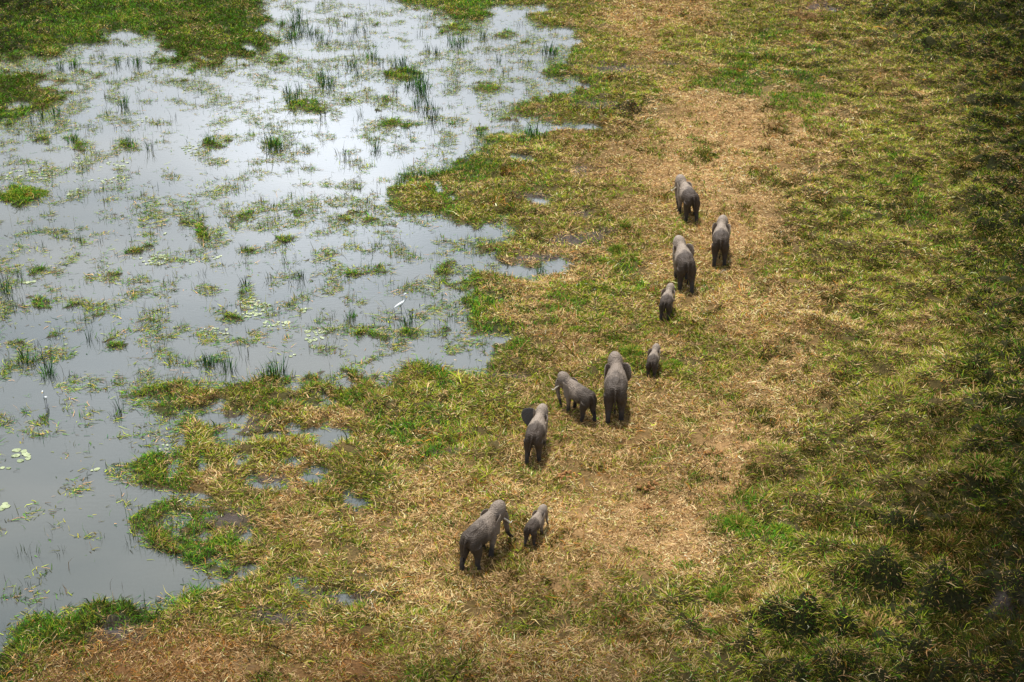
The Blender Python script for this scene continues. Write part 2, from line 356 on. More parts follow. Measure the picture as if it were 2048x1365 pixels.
# ------------------------------------------------------------------ ground and water
def axis(lo, hi, step, far, grow=1.22):
    mid = list(np.arange(lo, hi + 1e-6, step)); a_ = []; s_ = step; v = lo
    while v > -far: s_ *= grow; v -= s_; a_.append(v)
    b2 = []; s_ = step; v = hi
    while v < far: s_ *= grow; v += s_; b2.append(v)
    return np.array(a_[::-1] + mid + b2)
ax_ = axis(-66, 66, 0.24, 4000); ay_ = axis(40, 176, 0.24, 4200)
X, Y = np.meshgrid(ax_, ay_)
Z = height(X.ravel(), Y.ravel())
far = np.hypot(X.ravel(), Y.ravel() - 100)
Z = np.where(far > 130, np.clip(0.15 + 0.2 * np.minimum((far - 130) / 60, 1), 0, 1), Z)
co = np.stack([X.ravel(), Y.ravel(), Z], 1)
nx, ny = len(ax_), len(ay_)
ii = (np.arange(ny - 1)[:, None] * nx + np.arange(nx - 1)[None]).ravel()
loops = np.stack([ii, ii + 1, ii + 1 + nx, ii + nx], 1).ravel()
gpx, gpy = Pj(co[:, 0], co[:, 1])
base = {'P': (.26, .155, .08), 'S': (.13, .08, .035), 'Y': (.06, .045, .016), 'g': (.04, .036, .016), 'G': (.028, .035, .010), 'D': (.022, .024, .007),
        'd': (.022, .022, .008), 'B': (.14, .07, .03), 'b': (.035, .024, .010)}
cw = cell(cov, np.clip(gpx, 0, 2047), np.clip(gpy, 0, 1364))
gcol = np.tensordot(cw.T, np.array([base[c] for c in CLS]), 1) * np.array([1, 1, .8])
inl_ = np.clip((samp(SHOREDIST, gpx, gpy) - .7) / .25, 0, 1)
mv = np.clip(samp(mud, gpx, gpy) * 1.3 + np.clip((0.05 - Z) / 0.06, 0, 1) * (1 - inl_), 0, 1)[:, None]
gcol = gcol * (1 - mv) + np.array([.060, .048, .042]) * mv
ground = link('ground', np_mesh('ground', co, loops, np.full(len(ii), 4), gcol, M_ground, True))
tag(ground, 'trampled floodplain soil and thatch beneath the grass', 'ground', kind='structure')
wm = np_mesh('water', np.array([(-400, -300, 0), (400, -300, 0), (400, 500, 0), (-400, 500, 0)]), [0, 1, 2, 3], [4], None, M_water)
water = link('water', wm); tag(water, 'shallow still marsh water reflecting a grey sky', 'water', kind='structure')

# ------------------------------------------------------------------ blades
def blades(x, y, z, az, ln, t0, t1, wd, col, bend=0.0, roll=None):
    n_ = len(x); c0, s0 = np.cos(t0), np.sin(t0); c1, s1 = np.cos(t1), np.sin(t1)
    ax2 = az + bend
    p0 = np.stack([x, y, z], 1)
    p1 = p0 + (ln * .5)[:, None] * np.stack([np.sin(az) * c0, np.cos(az) * c0, s0], 1)
    p2 = p1 + (ln * .5)[:, None] * np.stack([np.sin(ax2) * c1, np.cos(ax2) * c1, s1], 1)
    wv = np.stack([np.cos(az), -np.sin(az), np.zeros(n_)], 1) * (wd * .5)[:, None]
    if roll is not None: wv[:, 2] = roll * wd
    v = np.stack([p0 - wv, p0 + wv, p1 + wv * .85, p1 - wv * .85, p2], 1).reshape(-1, 3)
    b_ = np.arange(n_)[:, None] * 5
    lp = np.concatenate([b_ + 0, b_ + 1, b_ + 2, b_ + 3, b_ + 3, b_ + 2, b_ + 4], 1).ravel()
    sz = np.tile([4, 3], n_)
    cc_ = np.repeat(col, 5, 0)
    return v, lp, sz, cc_
PAL = {  # base colours of single blades (linear), weights
 'pale':   (.70, .50, .36), 'straw': (.54, .375, .235), 'tan': (.38, .23, .135), 'brown': (.15, .072, .025), 'rust': (.40, .17, .045),
 'olive':  (.245, .225, .05), 'ygreen': (.25, .31, .03), 'green': (.072, .19, .02), 'bgreen': (.065, .23, .028), 'dgreen': (.025, .052, .008),
 'dolive': (.065, .068, .014), 'teal': (.03, .10, .055), 'dark': (.016, .018, .006), 'dbrown': (.07, .042, .016)}
PN = list(PAL); PC = np.array([PAL[k] for k in PN]) * np.array([1.03, 1.0, .74])
MIX = {
 'P': dict(pale=3.4, straw=3.8, tan=3.0, rust=.5, olive=1.1, brown=1.1),
 'S': dict(pale=1.6, straw=4, tan=3, brown=1.3, rust=.6, olive=1.8, ygreen=.8, dolive=.8),
 'Y': dict(pale=.9, straw=1.7, tan=1.1, brown=.9, olive=3.6, ygreen=3.4, green=2.0, dolive=2.0),
 'g': dict(straw=.8, tan=1, brown=.6, olive=2.4, ygreen=1.6, green=2.2, bgreen=.8, dgreen=1.2, dolive=1.5),
 'G': dict(straw=.35, ygreen=1.8, green=4, bgreen=2.4, olive=1.6, dgreen=2.0),
 'D': dict(straw=1.0, pale=.3, tan=.6, ygreen=1.6, olive=2.4, dolive=3.4, dgreen=3, green=1.8, dark=1.2, dbrown=.5),
 'd': dict(tan=.6, straw=.2, dolive=3.5, dgreen=2.6, dark=3, dbrown=2.2, olive=.5),  # D and d colours: dark grass plus painted margin shade
 'B': dict(straw=1.8, tan=4, rust=1.5, brown=2.6, olive=1.3, dbrown=1, pale=.6),
 'b': dict(rust=.9, brown=2.2, dbrown=3.2, dolive=2.6, dark=1.6, tan=.5)}
MW = np.zeros((len(CLS), len(PN)))
for i, c in enumerate(CLS):
    for k, v in MIX[c].items(): MW[i, PN.index(k)] = v
    MW[i] /= MW[i].sum()
MCUM = np.cumsum(MW, 1)
#       length, tilt0, tilt1 (deg), width, order(flow)
SHAPE = {'P': (.22, 7, 3, .024), 'S': (.28, 18, 5, .024), 'Y': (.29, 30, 10, .025), 'g': (.28, 36, 20, .025), 'G': (.28, 44, 24, .027),
         'D': (.34, 36, 0, .025), 'd': (.40, 38, -6, .026), 'B': (.26, 14, 4, .024), 'b': (.42, 38, -4, .030)}
SHP = np.array([SHAPE[c] for c in CLS])
PAD = 60
def scatter(n_):
    """random points over the visible ground, denser near the camera"""
    y0 = U(1024, 1365 + 110)[1]; y1 = U(1024, -60)[1]
    u = rng.random(n_)
    k = 0.35
    y = (y0 ** k + (y1 ** k - y0 ** k) * u) ** (1 / k)
    zc = y * CP + CH * SP
    x = (rng.random(n_) - .5) * (2048 + 2 * PAD) / F * zc
    keep = rng.random(n_) < zc / zc.max()
    return x[keep], y[keep]
def pick_class(x, y, px, py):
    wx = px + fbm(x, y, 3.5, 4, 61) * 120; wy = py + fbm(x, y, 3.5, 4, 67) * 75
    c = cell(cov, wx, wy)
    sc = np.zeros_like(c)
    for i in range(len(CLS)):
        sc[i] = np.log(c[i] + 0.05) * (.8 if i == 0 else 1) + fbm(x, y, 0.9, 3, 100 + i * 7) * 1.9 + fbm(x, y, 4.0, 2, 150 + i * 7) * 1.2
    sc[0] += 2.2 * trail_w(px + fbm(x, y, 2.5, 2, 401) * 16, py + fbm(x, y, 2.5, 2, 403) * 10)
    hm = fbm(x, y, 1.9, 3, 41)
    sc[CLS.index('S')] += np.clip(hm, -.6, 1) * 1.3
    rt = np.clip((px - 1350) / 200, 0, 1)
    sc[CLS.index('d')] += np.clip(-hm - .05, 0, .8) * 5.0 * rt  # shade of the hollows put into colour: darker blades between mounds
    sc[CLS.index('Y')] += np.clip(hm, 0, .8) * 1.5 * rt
    sc += rng.gumbel(size=sc.shape) * 0.62
    return sc.argmax(0)
def land_blades(n_):
    x, y = scatter(n_)
    z = height(x, y); px, py = Pj(x, y)
    lv = samp(LM, px, py); m = samp(mud, px, py)
    dens = fbm(x, y, 0.8, 3, 71)
    keep = (z > 0.0 + 0.02 * dens) & (rng.random(len(x)) < .15 + z / .10) & (rng.random(len(x)) > m * (0.75 + 0.3 * dens)) & (dens > -0.75 + 0.35 * rng.random(len(x)))
    x, y, z, px, py, dens = [q[keep] for q in (x, y, z, px, py, dens)]
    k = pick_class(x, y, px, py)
    sh = SHP[k]; n_ = len(x)
    az = (fbm(x, y, 2.2, 2, 81) * 2.6 + rng.normal(0, .85, n_)) + rng.integers(0, 2, n_) * math.pi
    tl = np.isin(k, [CLS.index(c) for c in 'DdbY'])
    e_ = .18
    gxh = height(x[tl] + e_, y[tl]) - height(x[tl] - e_, y[tl]); gyh = height(x[tl], y[tl] + e_) - height(x[tl], y[tl] - e_)
    sl = np.hypot(gxh, gyh) / (2 * e_)
    azd = np.arctan2(-gxh, -gyh) + rng.normal(0, .55, tl.sum())
    az[tl] = np.where(sl > .12, azd, az[tl])
    # trampled straw lies across the walking line more often than along it
    cl_ = fbm(x, y, .55, 2, 301); ln = sh[:, 0] * np.exp(rng.normal(0, .38, n_) + .45 * cl_); t0 = np.radians(sh[:, 1] + rng.normal(0, 14, n_)); t1 = np.radians(sh[:, 2] + rng.normal(0, 16, n_))
    t0 = np.clip(t0, -.05, 1.4); t1 = np.clip(t1, -.6, 1.3)
    u = rng.random(n_)
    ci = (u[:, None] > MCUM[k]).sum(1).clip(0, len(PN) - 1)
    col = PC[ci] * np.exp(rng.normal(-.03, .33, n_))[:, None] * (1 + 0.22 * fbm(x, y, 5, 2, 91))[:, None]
    # left corners: corner shade put into darker blades of lush green grass
    dl = (((px < 580) & (py < 150)) | ((px < 140) & (py < 260)) | ((px < 330) & (py > 1190) & (py < 1330 - px * .25))) & (rng.random(n_) < .62 + .5 * fbm(x, y, 3.2, 3, 501))
    col[dl] = PC[[PN.index('dgreen'), PN.index('green'), PN.index('dolive')]][rng.integers(0, 3, dl.sum())] * np.exp(rng.normal(-.38, .4, dl.sum()))[:, None]
    wi = (samp(SHOREDIST, px, py) < .42) & (rng.random(n_) < .7)
    col[wi] = PC[[PN.index(q) for q in ('green', 'bgreen', 'olive', 'dgreen', 'ygreen')]][rng.integers(0, 5, wi.sum())] * np.exp(rng.normal(0, .3, wi.sum()))[:, None]
    # fresh wet green along the water line
    sdv = samp(SHOREDIST, px, py)
    fr = np.clip(1 - np.abs(z - 0.05) / 0.07, 0, 1) * (sdv < .93)
    gsel = rng.random(n_) < fr * .45
    col[gsel] = PC[[PN.index('green'), PN.index('bgreen'), PN.index('dgreen')]][rng.integers(0, 3, gsel.sum())] * np.exp(rng.normal(0, .25, gsel.sum()))[:, None]
    zc = y * CP + CH * SP
    wd = sh[:, 3] * np.exp(rng.normal(0, .3, n_)) * (zc / 85) ** .5
    zo = z + np.where(rng.random(n_) < .5, 0, rng.random(n_) * .06)
    return x, y, zo, az, ln, t0, t1, wd, np.clip(col, .005, .8), k
NB = 3000000
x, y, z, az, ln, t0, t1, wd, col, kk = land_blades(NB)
print('land blades', len(x))
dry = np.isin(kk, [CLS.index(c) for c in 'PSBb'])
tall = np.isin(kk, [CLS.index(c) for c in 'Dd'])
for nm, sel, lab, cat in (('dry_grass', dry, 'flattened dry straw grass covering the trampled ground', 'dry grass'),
                     ('tall_grass', tall, 'matted dark, shade-tinted tall grass on the right and upper left margins', 'tall grass'),
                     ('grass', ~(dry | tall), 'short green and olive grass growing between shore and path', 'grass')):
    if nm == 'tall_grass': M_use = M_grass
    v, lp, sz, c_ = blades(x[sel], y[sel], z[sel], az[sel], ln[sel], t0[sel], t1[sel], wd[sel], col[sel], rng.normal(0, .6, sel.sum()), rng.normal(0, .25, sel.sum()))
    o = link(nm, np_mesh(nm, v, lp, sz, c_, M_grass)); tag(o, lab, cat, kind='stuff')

# floating and standing weed in the water
def water_weed(n_):
    x, y = scatter(n_)
    z = height(x, y); px, py = Pj(x, y)
    s_ = cell(spm, px, py) / 7.0
    near = np.clip((samp(LM, px, py) - .12) / .35, 0, 1)
    cl = fbm(x, y, 1.5, 3, 201); c2 = fbm(x, y, .45, 2, 205)
    pr = np.clip(s_ ** 1.5 * np.exp(cl * 5.5 + c2 * 1.8 - .6) * (.22 + .12 * (py < 330)) + near ** 1.5 * .9, 0, 1)
    keep = (z < 0.02) & (rng.random(len(x)) < pr) & (px < 1230)
    return x[keep], y[keep], near[keep]
x, y, near = water_weed(1500000); n_ = len(x); print('weed', n_)
kind = rng.random(n_) + fbm(x, y, 1.2, 2, 231) * .25
az = fbm(x, y, 1.6, 2, 211) * 2.5 + rng.normal(0, .9, n_)
flat = kind < .80
ln = np.where(flat, .34 * np.exp(rng.normal(0, .45, n_)), .42 * np.exp(rng.normal(0, .4, n_)))
t0 = np.where(flat, np.radians(rng.normal(5, 7, n_)), np.radians(rng.normal(72, 12, n_)))
t1 = np.where(flat, np.radians(rng.normal(-3, 9, n_)), np.radians(rng.normal(62, 22, n_)))
az = np.where(flat & (rng.random(n_) < .5), rng.normal(math.pi / 2, .5, n_), az)
wsel = [PN.index(k) for k in ('dgreen', 'green', 'olive', 'dbrown', 'teal', 'dark', 'dolive', 'tan', 'ygreen')]
wp = np.array([2.0, 2.6, 2.2, 1.1, 1.6, .9, 1.8, 1.2, 1.8]); wp /= wp.sum()
col = PC[rng.choice(wsel, n_, p=wp)] * np.exp(rng.normal(0, .25, n_))[:, None]
wd = np.where(flat, .030, .020) * np.exp(rng.normal(0, .3, n_))
v, lp, sz, c_ = blades(x, y, np.where(flat, .008 + .02 * rng.random(n_), -.02), az, ln, t0, t1, wd, col, rng.normal(0, .7, n_))
o = link('water_weed', np_mesh('water_weed', v, lp, sz, c_, M_stem)); tag(o, 'floating and standing weed scattered over the marsh water', 'water weed', kind='stuff')

# ------------------------------------------------------------------ single plants
def tuft_mesh(name, nb, rad, h, pal, lean=(20, 50), seed=0, wd=.035):
    r_ = np.random.default_rng(seed)
    a = r_.random(nb) * 2 * math.pi; rr_ = rad * np.sqrt(r_.random(nb))
    x = np.cos(a) * rr_; y = np.sin(a) * rr_
    az = np.arctan2(x, y) + r_.normal(0, .6, nb)
    t0 = np.radians(90 - lean[0] * (rr_ / rad) - r_.random(nb) * 14); t1 = np.radians(90 - lean[1] * (.35 + rr_ / rad) - r_.random(nb) * 25)
    ln = h * np.exp(r_.normal(-.1, .28, nb)) * (1.15 - .45 * rr_ / rad)
    pc = PC[[PN.index(k) for k in pal]][r_.integers(0, len(pal), nb)] * np.exp(r_.normal(0, .25, nb))[:, None]
    v, lp, sz, c_ = blades(x, y, np.full(nb, -.04), az, ln, t0, t1, wd * np.exp(r_.normal(0, .25, nb)), pc, r_.normal(0, .3, nb))
    return np_mesh(name, v, lp, sz, c_, M_stem if 'reed' in name else M_grass)
REED = [tuft_mesh('reed_clump', 26, .28, .95, ('teal', 'dgreen', 'green', 'teal'), (10, 22), 1, .03),
        tuft_mesh('reed_clump', 14, .20, 1.05, ('teal', 'dgreen', 'dark'), (8, 18), 2, .028),
        tuft_mesh('reed_clump', 44, .42, .85, ('teal', 'green', 'bgreen', 'dgreen'), (16, 34), 3, .032),
        tuft_mesh('reed_clump', 9, .34, .9, ('dark', 'dgreen'), (10, 20), 4, .026)]
TUSS = {'green': [tuft_mesh('grass_tussock', 700, .62, .42, ('green', 'dgreen', 'dgreen', 'olive', 'green', 'ygreen'), (45, 85), 11, .024),
                  tuft_mesh('grass_tussock', 600, .55, .52, ('green', 'dgreen', 'green', 'olive'), (35, 72), 12, .024)],
        'dark': [tuft_mesh('grass_tussock', 900, .9, .55, ('dgreen', 'dolive', 'dark', 'green', 'olive', 'tan'), (60, 115), 13, .026),
                 tuft_mesh('grass_tussock', 900, .85, .6, ('dolive', 'dgreen', 'dbrown', 'olive', 'tan'), (60, 115), 14, .026)],
        'olive': [tuft_mesh('grass_tussock', 600, .65, .42, ('olive', 'ygreen', 'green', 'straw', 'dolive'), (45, 90), 15, .024)],
        'dry': [tuft_mesh('grass_tussock', 800, .9, .5, ('tan', 'olive', 'brown', 'dolive', 'dolive', 'dgreen', 'dbrown'), (50, 105), 16, .024)]}
def ground_z(x, y): return float(height(np.array([x]), np.array([y]))[0])
def plant(name, me, px, py, s, label, cat, group=None, sz=1.0, water_=False):
    x, y = U(px, py, 0.0); x = float(x); y = float(y)
    z = 0.0 if water_ else max(ground_z(x, y), 0)
    o = link(name, me, None, (x, y, z)); o.scale = (s, s, s * sz); o.rotation_euler = (0, 0, random.random() * 6.28)
    tag(o, label, cat, group); return o
REEDS = [
 ('green reeds in the small bay at the upper left shore', [(121,138,1,0),(148,134,.9,2),(234,130,.9,0),(275,131,1.1,0),(256,128,.7,1),(110,232,1,0),(85,236,.7,1),(62,246,.8,1),(118,252,.8,3)]),
 ('dark reeds standing in open water left of the bright patch', [(246,214,1.1,0),(238,254,.8,3),(300,300,.9,1),(260,290,.7,2),(148,284,.8,2),(41,322,.6,3),(256,352,.7,3),(346,238,.7,3)]),
 ('tall blue green reeds near the top of the water', [(588,58,1.5,0),(592,30,1.1,0),(565,52,.8,2),(606,68,.9,0),(622,70,1,0),(634,66,.8,1),(672,60,1.2,3),(700,78,1,3),(720,30,.9,3),(745,96,.8,3),(598,44,1.2,1),(583,76,1,2),(612,56,.9,1),(660,40,.9,3),(690,52,.8,3),(712,60,1,1),(640,80,.9,0),(654,88,.8,1),(680,90,.8,3),(730,66,.8,1)]),
 ('reeds among the rafts in the upper middle water', [(650,168,1.1,2),(574,188,1,0),(588,198,1,0),(645,236,.9,1),(700,132,.8,2),(762,130,.8,1),(790,132,1,0),(803,128,.9,0),(838,165,1.3,0),(842,190,1.2,0),(834,212,1,0),(856,214,1,1),(790,186,.7,1),(870,232,1.1,1),(862,240,.9,1),(846,176,1.1,2),(828,150,1,1),(820,172,.9,2),(850,226,1,1),(866,222,1,3),(878,246,.9,3),(640,158,.9,0),(664,176,.8,1),(598,184,1,1),(580,206,.9,0),(716,150,.8,1),(746,118,.9,2),(776,152,.8,1),(810,142,1,2)]),
 ('reeds in the water below the top green shore', [(872,110,1,1),(855,102,.8,1),(915,92,1,2),(902,82,.9,0),(928,84,.8,0),(968,76,.9,0),(1098,106,1.2,2),(997,124,.8,1),(945,112,.7,3),(840,70,.8,3),(1040,50,.8,3)]),
 ('reeds on the edge of the bright water patch', [(545,296,1.2,2),(556,300,.9,0),(424,286,1,0),(752,300,.9,0),(680,310,.8,3),(694,318,.8,1),(720,232,.7,1),(800,300,.7,3),(820,268,.7,3),(752,386,.8,3),(541,420,.8,3)]),
 ('green reeds fringing the shore below the second inlet', [(798,368,1,0),(812,358,1,2),(832,352,.9,0),(846,350,.9,0),(860,354,.9,2),(888,352,1,0),(902,350,.9,2),(918,354,.8,2),(872,356,.8,0),(926,346,.7,2)]),
 ('short green reeds at the heads of the inlets', [(1072,278,1.3,2),(1058,272,.9,2),(1110,204,.8,2),(1045,292,.9,2),(1082,546,.7,2),(960,272,.6,2)]),
 ('thin dark reeds at the left edge of the water', [(14,556,1,3),(30,574,1.1,3),(6,580,1.1,2),(48,598,.8,3),(22,600,.8,1),(40,556,.7,1)]),
 ('dark reed clump above the left egret', [(52,724,1.1,2),(44,712,.7,1),(95,740,1.3,1),(88,718,1.1,3),(70,694,.8,3),(130,756,.8,3),(98,752,.9,2)]),
 ('upright reeds standing along the near grassy bank', [(414,732,1.2,0),(422,728,.9,2),(460,740,1.2,0),(446,730,.9,1),(486,716,1.1,3),(520,756,1.1,3),(532,752,1.2,0),(556,752,1.4,0),(562,748,1.3,1),(580,758,.9,3),(370,724,.6,3)]),
 ('scattered reed stems in the middle water', [(490,572,1,1),(540,562,1,3),(590,566,1.1,3),(604,556,.9,1),(322,694,.9,3),(204,684,.8,3),(179,680,.9,1),(405,548,.7,3),(315,460,.8,3),(200,482,.8,3),(80,494,.8,3),(488,500,.8,1)]),
 ('reeds on the long weedy raft beside the egret', [(700,640,.8,2),(706,632,.7,1),(664,632,.7,3),(790,648,.9,3),(812,652,1,0),(822,640,1.1,1),(836,666,.8,3),(870,650,.8,3),(804,690,.8,3),(900,640,.7,3)]),
 ('small dark reeds in the calm lower water', [(43,1108,.7,3),(65,1112,.8,3),(122,1106,.6,3),(52,1176,.5,3),(240,824,1,1),(232,834,.8,3),(262,1088,.8,3)])]
for lab, pts in REEDS:
    for (px, py, s, k) in pts:
        plant('reed_clump', REED[k], px, py, s * (1.5 if py < 320 else 1.12), lab, 'reeds', lab, water_=True)
TUS = [
 (1488,118,1.15,'green','leafy green tussock, left of the twin bushes near the top',1.25),(1536,128,1.0,'green','dense green tussock, right of the twin bushes near the top',1.5),
 (1440,122,.8,'green','low green tussock left of the twin bushes near the top',.8),(1262,204,1.1,'dark','dark round tussock, left of three by the muddy bank',1),
 (1312,190,.8,'green','round green tussock, topmost of three by the muddy bank',1),(1338,208,.8,'olive','olive tussock, right of three by the muddy bank',1.1),
 (1410,308,.9,'olive','olive tussock on pale straw, left of a pair above the lead elephant',.8),(1432,316,.7,'green','small green tussock on pale straw between two olive tussocks',.7),
 (1490,310,.9,'olive','olive tussock on pale straw, right of a pair above the lead elephant',.9),(1508,347,.8,'green','flat green tussock on pale straw above the path',.6),
 (1768,300,1.5,'green','large green mound on the right meadow edge',1),(1806,296,1.0,'dark','dark mound beside the large green mound',.8),
 (1112,46,1.1,'dark','dark green tussock at the top shore',1),(1156,38,.9,'green','green tussock right of the dark one at the top shore',1),
 (1176,578,1.0,'green','deep green leafy tussock between shore and walking elephants',1.1),(1210,588,.7,'green','small green tussock right of the deep green leafy one',.9),
 (1236,506,1.0,'green','tall green tussock near the narrow inlet tip',1.2),(1250,458,.7,'green','green tussock above the tall one near the inlet tip',1),
 (1276,520,.8,'olive','olive tussock left of the third elephant',1),(1206,530,.8,'green','green grass tuft just right of the inlet tip',.9),
 (1155,668,.8,'green','upright green tuft on straw above the herd of three',1.1),(1180,640,.6,'olive','small olive tuft on straw above the herd of three',1),
 (1270,690,.9,'dark','dark tussock behind the lone calf',.9),(1262,714,1.0,'green','green tussock between large elephant and calf',1),
 (1284,724,.9,'dark','dark tussock touching the lone calf',1),(1344,738,.9,'green','green tussock right of the lone calf',.8),
 (1205,742,.8,'green','green tussock left of the large elephant head',.8),(1358,632,.8,'olive','tuft beside the small calf behind the third elephant',.7),
 (1400,676,.9,'olive','broad olive tussock right of the path calves',.7),(1440,746,1.0,'olive','olive tussock right of the straw trail',.9),
  (1700,640,.9,'green','bright tuft on the right meadow',.9),(1480,1060,1.2,'green','green tussock at the edge of the right meadow',.9),
 (1560,1070,1.1,'green','broad green tussock in the lower right meadow',.9),(1650,1060,1.2,'dry','straw tufted hummock in the lower right meadow',1),
 (1770,1070,1.3,'dark','dark hollow tussock in the lower right meadow',1),(1890,1100,1.5,'dry','tall brown drooping tussock in the lower right',1.3),
 (1960,1060,1.4,'dry','dark brown tussock at the lower right margin',1.2),(1760,1130,1.2,'dry','low bent straw tussock in the lower right',1),
 (1620,1160,1.0,'dry','brown striped tussock in the lower right',1),(1745,1290,1.6,'dark','very dark round hummock near the bottom right',1.1),
 (1600,1230,1.1,'dark','green black tussock beside leaning straw, bottom right',1),(1500,1215,1.1,'dark','dark tussock by the lower trail edge',1),
 (1440,1200,.9,'green','green tussock by the lower trail edge',.9),(1372,1150,.9,'dark','tussock beside the lowest bend of the trail',.8),
 
 (1960,970,1.2,'dark','black green tussock at the right margin',1),
 (1930,330,1.3,'dark','dark tussock at the upper right margin',1),(1900,95,1.4,'dark','dark tussock in the top right corner area',.9),
 (1740,240,1.1,'dark','dark tussock above the green mound',.7),(1580,165,1.0,'dark','green tuft right below the twin bushes',.8),
  (1980,840,1.3,'dark','heavy dark tussock on the right edge middle',1),(1830,560,1.0,'dry','straw tussock in the right meadow middle',.8),
 (1870,900,1.2,'dry','pale bent tussock in the right meadow',.9),(45,388,1.5,'green','bright green leafy island at the left edge of the water',.55),
 (22,396,1.1,'green','left half of the bright green island at the left edge',.5),(75,388,1.1,'green','right half of the bright green island at the left edge',.5)]
for (px, py, s, k, lab, zs) in TUS:
    ms = TUSS[k]; plant('grass_tussock', ms[random.randrange(len(ms))], px, py, s, lab, 'grass tussock', 'grass tussocks', zs * (.5 if k == 'dark' else .8))

# lily pads, each one a thing
def pad_mesh(seed):
    r_ = random.Random(seed); me = bpy.data.meshes.new('lily_pad'); bm = bmesh.new()
    vs = []; n0 = 22; notch = 0.28
    for i in range(n0):
        a = notch / 2 + (2 * math.pi - notch) * i / (n0 - 1); rr_ = .5 * (1 + r_.uniform(-.05, .05))
        vs.append((math.cos(a) * rr_, math.sin(a) * rr_ * .92, .012 + .02 * max(0, math.sin(a * 2 + seed))))
    for z_, flip in ((0.0, 0), (-.012, 1)):
        c0 = bm.verts.new((.04, 0, .004 + z_)); ring = [bm.verts.new((x_, y_, zz + z_)) for x_, y_, zz in vs]
        for i in range(n0 - 1):
            f = (c0, ring[i], ring[i + 1]); bm.faces.new(f if not flip else f[::-1])
        if not flip: top = ring; tc0 = c0
        else:
            for i in range(n0 - 1): bm.faces.new((top[i], ring[i], ring[i + 1], top[i + 1]))
            bm.faces.new((tc0, c0, ring[0], top[0])); bm.faces.new((top[-1], ring[-1], c0, tc0))
    bm.to_mesh(me); bm.free(); return me
def pad_mat(name, c1, c2):
    m, n, l, p = new_mat(name)
    t = n.new('ShaderNodeTexCoord'); nn = n.new('ShaderNodeTexNoise'); nn.inputs['Scale'].default_value = 4
    l.new(t.outputs['Object'], nn.inputs['Vector'])
    oi = n.new('ShaderNodeObjectInfo'); ad = n.new('ShaderNodeMath'); ad.operation = 'ADD'
    l.new(nn.outputs['Fac'], ad.inputs[0]); l.new(oi.outputs['Random'], ad.inputs[1])
    cr_ = n.new('ShaderNodeValToRGB'); l.new(ad.outputs[0], cr_.inputs[0])
    cr_.color_ramp.elements[0].position = .5; cr_.color_ramp.elements[0].color = c1 + (1,)
    cr_.color_ramp.elements[1].position = 1.2 - .25; cr_.color_ramp.elements[1].color = c2 + (1,)
    l.new(cr_.outputs[0], p.inputs['Base Color']); p.inputs['Roughness'].default_value = .35
    return m
M_pad = pad_mat('lily_pad', (.13, .17, .06), (.26, .30, .15))
PADS = []
for i in range(4):
    me = pad_mesh(i); me.materials.append(M_pad); PADS.append(me)
LIL = [  # cx, cy, rx, ry, count, size m, label
 (38,912,22,12,8,.62,'large lily pad in the tight cluster at the lower left edge'),(20,936,22,2,3,.42,'small round pad just under the lower left cluster'),
 (4,1012,10,10,4,.55,'lily pad cut by the left frame edge below the tight cluster'),(186,938,12,5,4,.5,'lily pad at the tip of the grassy spit'),
 (60,352,52,14,30,.55,'lily pad in the wide mat above the bright green island'),(168,322,28,8,9,.6,'pale lily pad in the row right of the wide mat'),
 (236,328,24,8,9,.6,'pale lily pad by the lone dark stem on the upper left water'),(215,362,45,6,12,.6,'pale lily pad trailing right from the wide mat'),
 (150,385,26,7,7,.6,'lily pad right of the bright green island'),(308,520,28,12,30,.5,'yellow green pad in the dense mat of the middle left water'),
 (372,524,24,6,8,.5,'lily pad right of the dense middle left mat'),(438,516,14,5,5,.55,'pale pad between middle weed rafts'),
 (505,618,36,18,42,.5,'pale pad in the dense mat below the middle reeds'),(545,650,24,8,9,.5,'small pad drifting under the dense middle mat'),
 (573,644,4,3,1,.9,'largest single pad alone in the middle water'),(606,622,14,5,4,.6,'pad by the dark stem in the middle water'),
 (630,672,26,14,22,.5,'white green pad strewn left of the long weedy raft'),(640,696,16,4,4,.7,'long pale pad below the long weedy raft'),
 (582,712,10,3,3,.55,'pad above the upright bank reeds'),(430,664,30,8,12,.45,'small pad beside the low brown raft'),
 (62,568,20,5,4,.7,'yellow pad among the left edge reeds'),(385,300,22,14,20,.5,'yellow pad in the pale mat beside the upper reeds'),
 (292,240,18,6,6,.5,'faint pad in the upper left open water'),(330,470,8,3,2,.5,'white pad in the middle left water'),(135,690,4,2,1,.45,'tiny white pad near the left weed'),
 (325,895,16,6,6,.4,'pale pad against the grassy bank on the lower left')]
for (cx, cy, rx, ry, cnt, sz_, lab) in LIL:
    for i in range(int(cnt * 1.3 + .5) if cnt > 5 else cnt):
        for _ in range(20):
            a = random.random() * 6.28; q = math.sqrt(random.random())
            px, py = cx + rx * q * math.cos(a), cy + ry * q * math.sin(a)
            x_, y_ = U(px, py)
            if ground_z(float(x_), float(y_)) < 0.01: break
        o = link('lily_pad', PADS[random.randrange(4)], None, (float(x_), float(y_), .004 + random.random() * .012))
        s = sz_ * (.52 if cx < 30 or cx == 38 else .42) * random.uniform(.7, 1.25); o.scale = (s, s, 1); o.rotation_euler = (0, 0, random.random() * 6.28)
        tag(o, lab, 'lily pad', lab)

byg = {}
for o in list(C.objects):
    if o.get('group') and o.get('category') in ('lily pad', 'reeds'): byg.setdefault(o['group'], []).append(o)
for g_, os_ in byg.items():
    if len(os_) < 6: continue
    mx_ = sorted(o.location.x for o in os_)[len(os_) // 2]; my_ = sorted(o.location.y for o in os_)[len(os_) // 2]
    for o in os_:
        q = ('far' if o.location.y >= my_ else 'near') + ' ' + ('right' if o.location.x >= mx_ else 'left')
        o['label'] = o['label'] + ', ' + q + ' part'
        o['group'] = g_
